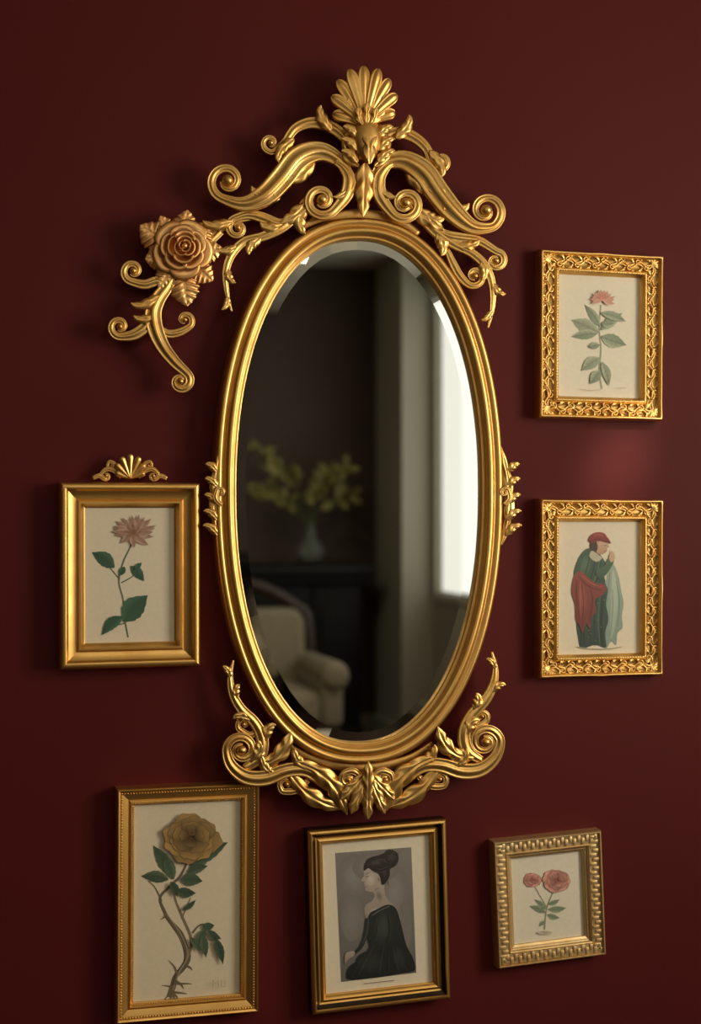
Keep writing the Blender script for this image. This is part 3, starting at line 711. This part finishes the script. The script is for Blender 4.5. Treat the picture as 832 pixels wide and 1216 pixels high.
Dp.stroke([(222, 1138, 2), (227, 1116, 1.8), (216, 1088, 1.6), (208, 1068, 1.3), (206, 1050, 1)], (130, 116, 90))
Dp.stroke([(205, 1176, .6), (213, 1154, .8), (223, 1134, .8), (215, 1110, .7), (197, 1084, .5)], (156, 142, 114))
Dp.stroke([(202, 1176, .4), (209, 1156, .5), (219, 1138, .5), (213, 1114, .4), (195, 1088, .3)], (72, 62, 48))
Dp.stroke([(228, 1108, 1.2), (238, 1098, .9), (250, 1100, .7)], br); Dp.stroke([(192, 1070, 1), (184, 1054, .7), (176, 1046, .6)], br)
Dp.stroke([(216, 1090, .8), (222, 1076, .7), (226, 1066, .5)], (150, 116, 90))
for a_ in ((203, 1174, 192, 1190), (204, 1178, 212, 1190), (207, 1168, 228, 1168), (205, 1172, 192, 1170), (202, 1180, 199, 1192), (210, 1156, 200, 1140), (205, 1178, 222, 1180), (204, 1180, 206, 1192), (220, 1146, 228, 1152), (208, 1164, 218, 1174), (196, 1086, 190, 1092)):
    Dp.stroke([(a_[0], a_[1], 1.5), ((a_[0]+a_[2])/2+2, (a_[1]+a_[3])/2, 1), (a_[2], a_[3], .25)], (118, 104, 78))
g = [(64, 82, 64), (78, 98, 74), (98, 114, 88)]
for a_ in ((204, 1040, 182, 1004, 8), (200, 1044, 168, 1040, 7), (206, 1044, 196, 1014, 7), (226, 1030, 252, 1004, 9), (228, 1026, 270, 1000, 9), (222, 1036, 246, 1028, 6), (214, 1044, 240, 1046, 8), (210, 1056, 232, 1060, 6),
           (216, 1080, 232, 1068, 3), (240, 1100, 254, 1098, 5), (244, 1102, 232, 1122, 5), (246, 1104, 262, 1114, 5), (240, 1108, 244, 1136, 5), (254, 1112, 264, 1144, 5), (226, 1112, 238, 1128, 4), (202, 1046, 210, 1064, 5)):
    Dp.leaf(*a_, g[random.randrange(2)], g[random.randrange(1, 3)], random.uniform(-2, 2))
Dp.bloom(227, 995, 33, (92, 62, 30), (178, 142, 84), sq=.8)
Dp.blob(227, 988, 4, 3.2, (84, 56, 26), (120, 86, 46))
for st in ([(252, 1170), (252, 1162), (255, 1166), (258, 1162), (258, 1170)], [(262, 1162), (262, 1170), (266, 1170)], [(266, 1162), (266, 1170)]):
    Dp.stroke([(x, y, .3) for x, y in st], (160, 144, 116), 1)
Dp.done(lab="botanical print of a yellow rose with thorny stem and roots")
# --- E
E = Pic("gold frame with dark band holding portrait of woman in profile", [(366, 987), (529, 973), (537, 1187), (371, 1206)], .028, .010)
m = MB(); fw = .0245
rect_sweep(m, E.w, E.h, [(0, 0), (0, .022), (.001, .026), (.003, .028), (.006, .0278), (.0072, .0255), (.009, .0235), (.0125, .0195), (.015, .0185), (.0165, .0195), (.019, .0205), (.0215, .019), (.0225, .0165), (fw, .015), (fw, .006)],
           mats=[1, 0, 0, 0, 0, 1, 1, 0, 0, 0, 0, 0, 0, 0])
m.obj("frame", [GOLD_SMOOTH, DARKB], E.e, sharp=50)
E.paper(E.w-.046, E.h-.046, (230, 218, 192)); E.done("mat", "cream paper mat"); E.a = MB(); E.lay = 6
E.poly([(398, 1013), (488, 1006), (494, 1155), (405, 1166)], (134, 128, 122), (104, 99, 95), smooth=False)
for x, y, rx, ry, c in ((420, 1040, 19, 26, 148), (468, 1060, 17, 34, 146), (418, 1090, 14, 28, 138), (446, 1030, 28, 18, 148), (480, 1100, 9, 30, 126)):
    E.blob(x, y, rx, ry, (c, c-6, c-11), (126, 120, 115))
SK1, SK2 = (186, 172, 158), (150, 136, 124)
E.poly([(436, 1092), (432.5, 1082), (434, 1075), (441, 1070), (444.5, 1064), (443, 1059.5), (439, 1058.6), (435, 1057.8), (433, 1055.6), (433.8, 1053.8), (432, 1052.4), (433, 1050.8), (431.8, 1049.2), (432.4, 1047.4), (428.8, 1045.6), (430, 1042.8), (432.4, 1039.6), (431.6, 1036), (432.8, 1031), (438, 1026), (448, 1025), (456, 1036), (456, 1050), (457.5, 1063), (463, 1071), (471, 1079), (474, 1096), (450, 1102)], SK1, SK2)
E.blob(440, 1044, 5.5, 8, (206, 192, 178), (187, 173, 159)); E.blob(450, 1064, 4.2, 7, (130, 117, 107), (160, 146, 134), -.3); E.blob(445, 1083, 9, 5, (196, 182, 168), (172, 158, 145), -.4); E.blob(446.5, 1056, 5, 2.6, (146, 132, 121), (172, 158, 145), -.5)
# softly waved updo gathered high at the back
E.poly([(432, 1034), (431.5, 1028), (435, 1021), (441, 1017.5), (449, 1015.5), (455, 1013), (459, 1009.5), (465, 1009), (470.5, 1012), (473, 1017.5), (472, 1024), (468, 1029), (463, 1032), (462.5, 1039), (460, 1045), (456, 1050), (452.5, 1050), (451.5, 1044), (449, 1038), (443, 1035), (437, 1031)], (56, 50, 47), (38, 33, 32))
E.blob(464, 1018, 7, 6.5, (80, 72, 68), (48, 43, 41)); E.blob(446, 1024, 9, 4.5, (84, 76, 71), (50, 44, 42), -.15); E.blob(456, 1037, 4, 7, (66, 59, 55), (44, 39, 37), .2)
for k in range(6): E.stroke([(434+k*2.2, 1030-k*1.5, .2), (444+k*1.6, 1023-k*.6, .3), (457+k*.6, 1019+k*1.2, .2)], (96, 87, 81) if k % 2 else (34, 30, 29))
for k in range(4): E.stroke([(459+k*1.4, 1023-k*1.5, .2), (464+k, 1017-k*1.8, .3), (470-k*.5, 1019-k, .2)], (98, 89, 83) if k % 2 else (34, 30, 29))
for k in range(4): E.stroke([(440+k*3, 1033-k, .2), (450+k*1.5, 1036-k*2, .3), (459, 1034-k*3, .2)], (34, 30, 29) if k % 2 else (92, 84, 78))
E.stroke([(436, 1022, .35), (433, 1018.5, .12)], (56, 50, 47)); E.stroke([(460, 1046, .4), (461.5, 1053, .12)], (50, 45, 43)); E.stroke([(471, 1014, .35), (474, 1011.5, .12)], (56, 50, 47))
E.stroke([(433.6, 1040.8, .3), (437.4, 1040.3, .35)], (58, 50, 46)); E.stroke([(433.4, 1037.2, .25), (438.5, 1036, .35)], (92, 80, 72)); E.stroke([(433.2, 1052.4, .35), (436.4, 1052.5, .22)], (122, 96, 88)); E.stroke([(449, 1042, .7), (450.5, 1046, .5)], (150, 134, 122)); E.stroke([(431.4, 1046.8, .2), (433, 1046.9, .3)], (140, 122, 110))
E.poly([(438, 1086), (446, 1080), (460, 1074), (470, 1079), (476, 1098), (482, 1122), (490, 1138), (492, 1152), (478, 1155), (450, 1160), (420, 1163), (411, 1160), (414, 1148), (428, 1138), (438, 1126), (434, 1108)], (38, 42, 39), (22, 25, 24))
E.blob(455, 1100, 13, 22, (64, 70, 65), (36, 41, 38), .1); E.blob(440, 1142, 18, 13, (46, 51, 47), (28, 32, 30)); E.blob(473, 1136, 9, 15, (50, 55, 51), (28, 32, 30), -.3)
E.stroke([(436, 1090, 2.2), (434, 1108, 2.6), (428, 1124, 2.1), (418, 1134, 1.4)], (42, 47, 44)); E.poly([(409, 1134), (413, 1130), (420, 1129.5), (420, 1134), (413, 1139), (409, 1144)], (172, 157, 144), (142, 128, 117))
E.stroke([(437, 1090, .5), (435.6, 1106, .7), (430, 1120, .5)], (70, 76, 71))
for x0, x1, c in ((444, 426, 56), (450, 438, 44), (456, 450, 54), (462, 462, 42), (466, 474, 54), (470, 484, 46), (440, 418, 42)): E.stroke([(x0, 1122, .4), ((x0+x1)/2-1, 1140, .6), (x1, 1157-(x1-420)*.05, .4)], (c, c+4, c+1))
E.stroke([(441, 1087, .4), (450, 1081, .5), (462, 1075.5, .4)], (108, 107, 100)); E.stroke([(446, 1090, .4), (448, 1104, .5), (445, 1118, .4)], (62, 68, 63)); E.stroke([(460, 1086, .4), (462, 1104, .5), (458, 1120, .4)], (28, 32, 30))
E.stroke([(432, 1167.5, .4), (450, 1165.5, .4), (468, 1163.5, .4)], (150, 138, 116))
E.done("print", "grey portrait print of a woman with updo in dark dress")
# --- F
Fp = Pic("small pale gold frame with notched pattern holding a pink flower print", [(584, 999), (712, 988), (723, 1137), (594, 1148)], .024, .009)
m = MB(); fw = .0315
rect_sweep(m, Fp.w, Fp.h, [(0, 0), (0, .019), (.001, .022), (.002, .0235), (.0032, .0235), (.004, .0215), (.0048, .0190), (.0200, .0182), (.0208, .0195), (.022, .0205), (.0235, .0195), (.0245, .0165), (.029, .0145), (fw, .0135), (fw, .005)])
hw, hh = Fp.w/2, Fp.h/2; mid = .0124
for (cx, cy, ux, uy, ln) in ((0, -hh+mid, 1, 0, hw-.010), (hw-mid, 0, 0, 1, hh-.010), (0, hh-mid, -1, 0, hw-.010), (-hw+mid, 0, 0, -1, hh-.010)):
    vx, vy = -uy, ux; n = round(2*ln/.0072)
    for k in range(n+1):
        a0 = -ln+2*ln*k/n
        off = .0022 if k % 2 else -.0022; bw = .0100; aw = .0052
        x, y = cx+ux*a0+vx*off, cy+uy*a0+vy*off; sx, sy = (aw, bw) if ux else (bw, aw)
        rbox(m, (x, -.0192, y), (sx, .0022, sy), .0006, 2)
beads(m, Fp.w, Fp.h, .0275, .0155, .0010, .0030)
m.obj("frame", GOLD_PALE, Fp.e, sharp=40)
Fp.paper(Fp.w-.06, Fp.h-.06, (230, 220, 198))
Fp.stroke([(646, 1104, 1), (647, 1090, .9), (650, 1074, .8), (658, 1056, .7)], (138, 142, 114)); Fp.stroke([(649, 1078, .7), (642, 1066, .6), (634, 1052, .5)], (138, 142, 114))
for a_ in ((648, 1084, 628, 1076, 4), (648, 1080, 634, 1068, 3), (650, 1080, 672, 1078, 4), (649, 1086, 664, 1090, 3.5), (650, 1074, 664, 1068, 3), (647, 1076, 640, 1084, 3), (647, 1094, 640, 1100, 2.5)): Fp.leaf(*a_, (130, 146, 118), (154, 166, 136), 1)
Fp.bloom(632, 1045, 9.5, (176, 92, 80), (226, 164, 146), rings=((5, 1), (4, .66), (3, .35)))
Fp.bloom(661, 1046, 15.5, (176, 92, 80), (228, 168, 150), rings=((5, 1), (5, .76), (4, .46)))
Fp.blob(646, 1107, 9, 2.4, (168, 156, 128), (210, 200, 178))
Fp.done(lab="botanical print of two pink flowers")

# ------------------------------------------------------------------ reflected room furniture
fx0, fx1 = -.15, 1.29; mz = .90
fp = empty("fireplace", ((fx0+fx1)/2, -YB+.2, 0), "dark fireplace surround with shelf against brown wall", "fireplace")
fo = Vector(fp.location)
def lbox(m, x0, x1, y0, y1, z0, z1, o, bev=0): rbox(m, ((x0+x1)/2-o.x, (y0+y1)/2-o.y, (z0+z1)/2-o.z), (x1-x0, y1-y0, z1-z0), bev)
m = MB(); lbox(m, fx0-.03, fx1+.03, -YB+.021, -YB+.42, mz-.05, mz, fo, .008); lbox(m, fx0, fx1, -YB+.021, -YB+.38, mz-.09, mz-.05, fo, .006); m.obj("mantel_shelf", SOOT, fp, sharp=40)
m = MB()
for a, b_ in ((fx0+.03, fx0+.27), (fx1-.27, fx1-.03)):
    lbox(m, a, b_, -YB+.021, -YB+.34, 0, mz-.09, fo, .004); lbox(m, a+.04, b_-.04, -YB+.34, -YB+.35, .15, mz-.2, fo, .004)
    lbox(m, a-.015, b_+.015, -YB+.021, -YB+.36, 0, .12, fo, .006)
lbox(m, fx0+.27, fx1-.27, -YB+.021, -YB+.33, mz-.25, mz-.09, fo, .004); m.obj("surround", SOOT, fp, sharp=40)
m = MB(); lbox(m, fx0+.27, fx1-.27, -YB+.021, -YB+.05, 0, mz-.25, fo); lbox(m, fx0+.27, fx1-.27, -YB+.05, -YB+.45, 0, .03, fo); m.obj("firebox", DARKB, fp, smooth=False)

rg = MB(); rbox(rg, (0, 0, .008), (1.5, 1.1, .015), .004, 1)  # unseen pale sheet added on the floor so bevel facets glint
rgo = rg.obj("bevel_bounce", BOUNCE, smooth=False); rgo.location = (-.15, -2.55, .001); rgo["label"] = "unseen pale sheet added on the floor to light the mirror bevel"; rgo["category"] = "bevel_bounce"

vp = R(368, 668, 4.65); vz = mz
vase = empty("vase", (vp.x, vp.y, vz), "clear glass round vase of leafy branches on the mantel shelf", "vase")
m = MB(); lathe(m, (0, 0, 0), [(.035, 0), (.055, .015), (.07, .05), (.068, .08), (.045, .11), (.026, .13), (.024, .16), (.034, .19), (.031, .19), (.021, .16), (.023, .13), (.042, .108), (.064, .08), (.066, .05), (.05, .018), (.03, .008)])
m.obj("vase_body", GLASS, vase)
bq = MB(); lfm = MB(); rnd = random.Random(11)
def tube3(mb, P, r, K=6):
    V = []; Fc = []
    for i, p in enumerate(P):
        tt = (Vector(P[min(i+1, len(P)-1)])-Vector(P[max(i-1, 0)])).normalized(); a = tt.cross(Vector((.3, 1, .1))).normalized(); c = tt.cross(a)
        for k in range(K): V.append(Vector(p)+(a*cos(2*pi*k/K)+c*sin(2*pi*k/K))*r)
    for i in range(len(P)-1):
        for k in range(K): Fc.append((i*K+k, i*K+(k+1) % K, (i+1)*K+(k+1) % K, (i+1)*K+k))
    mb.add(V, Fc)
for sx, top in ((-.32, .36), (-.27, .56), (-.18, .48), (-.22, .34), (.03, .34), (.10, .44), (.18, .46), (.22, .34)):
    P = catmull([(rnd.uniform(-.01, .01), 0, .02), (sx*.08, 0, .2), (sx*.5, rnd.uniform(-.06, .06), (.2+top)/2+.03), (sx, rnd.uniform(-.08, .08), top)], 6)
    tube3(bq, P, .0025)
    for j in range(12, len(P)):
        for q in range(2):
            dirv = Vector((rnd.uniform(-1, 1), rnd.uniform(-.6, .6), rnd.uniform(-.5, 1))).normalized(); side = dirv.cross(Vector((rnd.uniform(-.4, .4), 1, 0))).normalized()
            b0 = Vector(P[j]); l = rnd.uniform(.05, .085); w = l*.24
            V = []
            nrm = dirv.cross(side)
            for t_, ww in ((0, .1), (.3, .9), (.6, 1), (.85, .5), (1, .05)):
                for u in (-1, 0, 1): V.append(b0+dirv*l*t_+side*w*ww*u+nrm*(abs(u)*.006-.01*t_*t_))
            lfm.add(V, [(a*3+u, a*3+u+1, a*3+u+4, a*3+u+3) for a in range(4) for u in range(2)])
bo = bq.obj("branches", STEMM, vase); lfm.obj("leaves", LEAFM, vase, recalc=False)

ch = empty("armchair", (.54, -3.95, 0), "cream upholstered armchair with dark carved wood frame by the fireplace", "armchair")
m = MB(); rbox(m, (0, 0.03, .33), (.62, .52, .16), .05, 5); m.obj("seat", CREAM, ch)
def backshape(co):
    z = co.z; x = co.x
    if z > 0: co.z = z+.09*(1-(x/.38)**2)-.05*(x/.36)**2
    co.y -= co.z*.12*1; return co
m = MB()
rbox(m, (0, -.27, .48), (.72, .13, .50), .045, 6, shape=backshape)
m.obj("backrest", CREAM, ch)
m = MB(); P = []
for i in range(25):
    x = -.37+.74*i/24; P.append((x, -.285, .735+.11*(1-(x/.38)**2)-.05*(x/.36)**2))
P = [(-.385, -.25, .18), (-.388, -.26, .5)]+P+[(.388, -.26, .5), (.385, -.25, .18)]
tube3(m, catmull(P, 2), .03, 10); rbox(m, (0, .04, .225), (.76, .60, .05), .012); m.obj("wood_frame", WOOD, ch)
for sx in (-1, 1):
    m = MB()
    rbox(m, (sx*.355, .0, .36), (.10, .56, .22), .035, 5)
    K = 16; V = []; Fc = []
    for yy, rr in ((-.27, .03), (-.26, .055), (.27, .062), (.30, .055), (.31, .03)):
        for k in range(K): V.append((sx*.365+rr*cos(2*pi*k/K), yy, .47+rr*sin(2*pi*k/K)))
    for i in range(4):
        for k in range(K): Fc.append((i*K+k, i*K+(k+1) % K, (i+1)*K+(k+1) % K, (i+1)*K+k))
    Fc += [tuple(range(K)), tuple(4*K+k for k in range(K))]
    m.add(V, Fc); m.obj("armrest", CREAM, ch, sharp=60)
    for sy in (-.22, .28):
        m = MB(); lathe(m, (sx*.33, sy, 0), [(.012, 0), (.018, .02), (.014, .05), (.02, .12), (.03, .18), (.028, .205)], 12); m.obj("leg", WOOD, ch)

# ------------------------------------------------------------------ lights
def area(nm, loc, target, sx, sy, power, col):
    l = bpy.data.lights.new(nm, 'AREA'); l.shape = 'RECTANGLE'; l.size = sx; l.size_y = sy; l.energy = power; l.color = col
    o = bpy.data.objects.new(nm, l); SC.collection.objects.link(o); o.location = loc
    o.rotation_euler = (Vector(target)-Vector(loc)).to_track_quat('-Z', 'Y').to_euler(); return o
area("daylight_far", (XW+.02, -3.50, 1.485), (0, -3.50, 1.485), 1.58, 1.41, 6.6, (1, .98, .89))
area("daylight_near", (XW+.10, -1.30, 1.40), (0, -1.30, 1.40), .90, 1.08, 37, (1, .9, .72))
area("overhead_fill", (.18, -2.7, ZC-.02), (.18, -2.7, 0), .3, .5, 7.5, (1, .93, .8))  # unseen fill added overhead for the rear room and bevel glints
area("fill_behind", (-.9, -3.0, 1.9), (0, 0, 1.2), 1.2, .8, 5, (1, .88, .7))  # fill added behind the camera for sheen on the gold
sp = bpy.data.lights.new("soft_glint", 'SPOT'); sp.energy = 150; sp.color = (1, .84, .72); sp.spot_size = radians(4.2); sp.spot_blend = 1; sp.shadow_soft_size = .03  # spot added to throw a soft light patch on the wall
so = bpy.data.objects.new("soft_glint", sp); SC.collection.objects.link(so); so.location = (1.3, -1.4, 2.2)
so.rotation_euler = (W(735, 548)-so.location).to_track_quat('-Z', 'Y').to_euler()
w = bpy.data.worlds.new("world"); SC.world = w; w.use_nodes = True
w.node_tree.nodes['Background'].inputs[0].default_value = (.8, .85, .9, 1); w.node_tree.nodes['Background'].inputs[1].default_value = .3
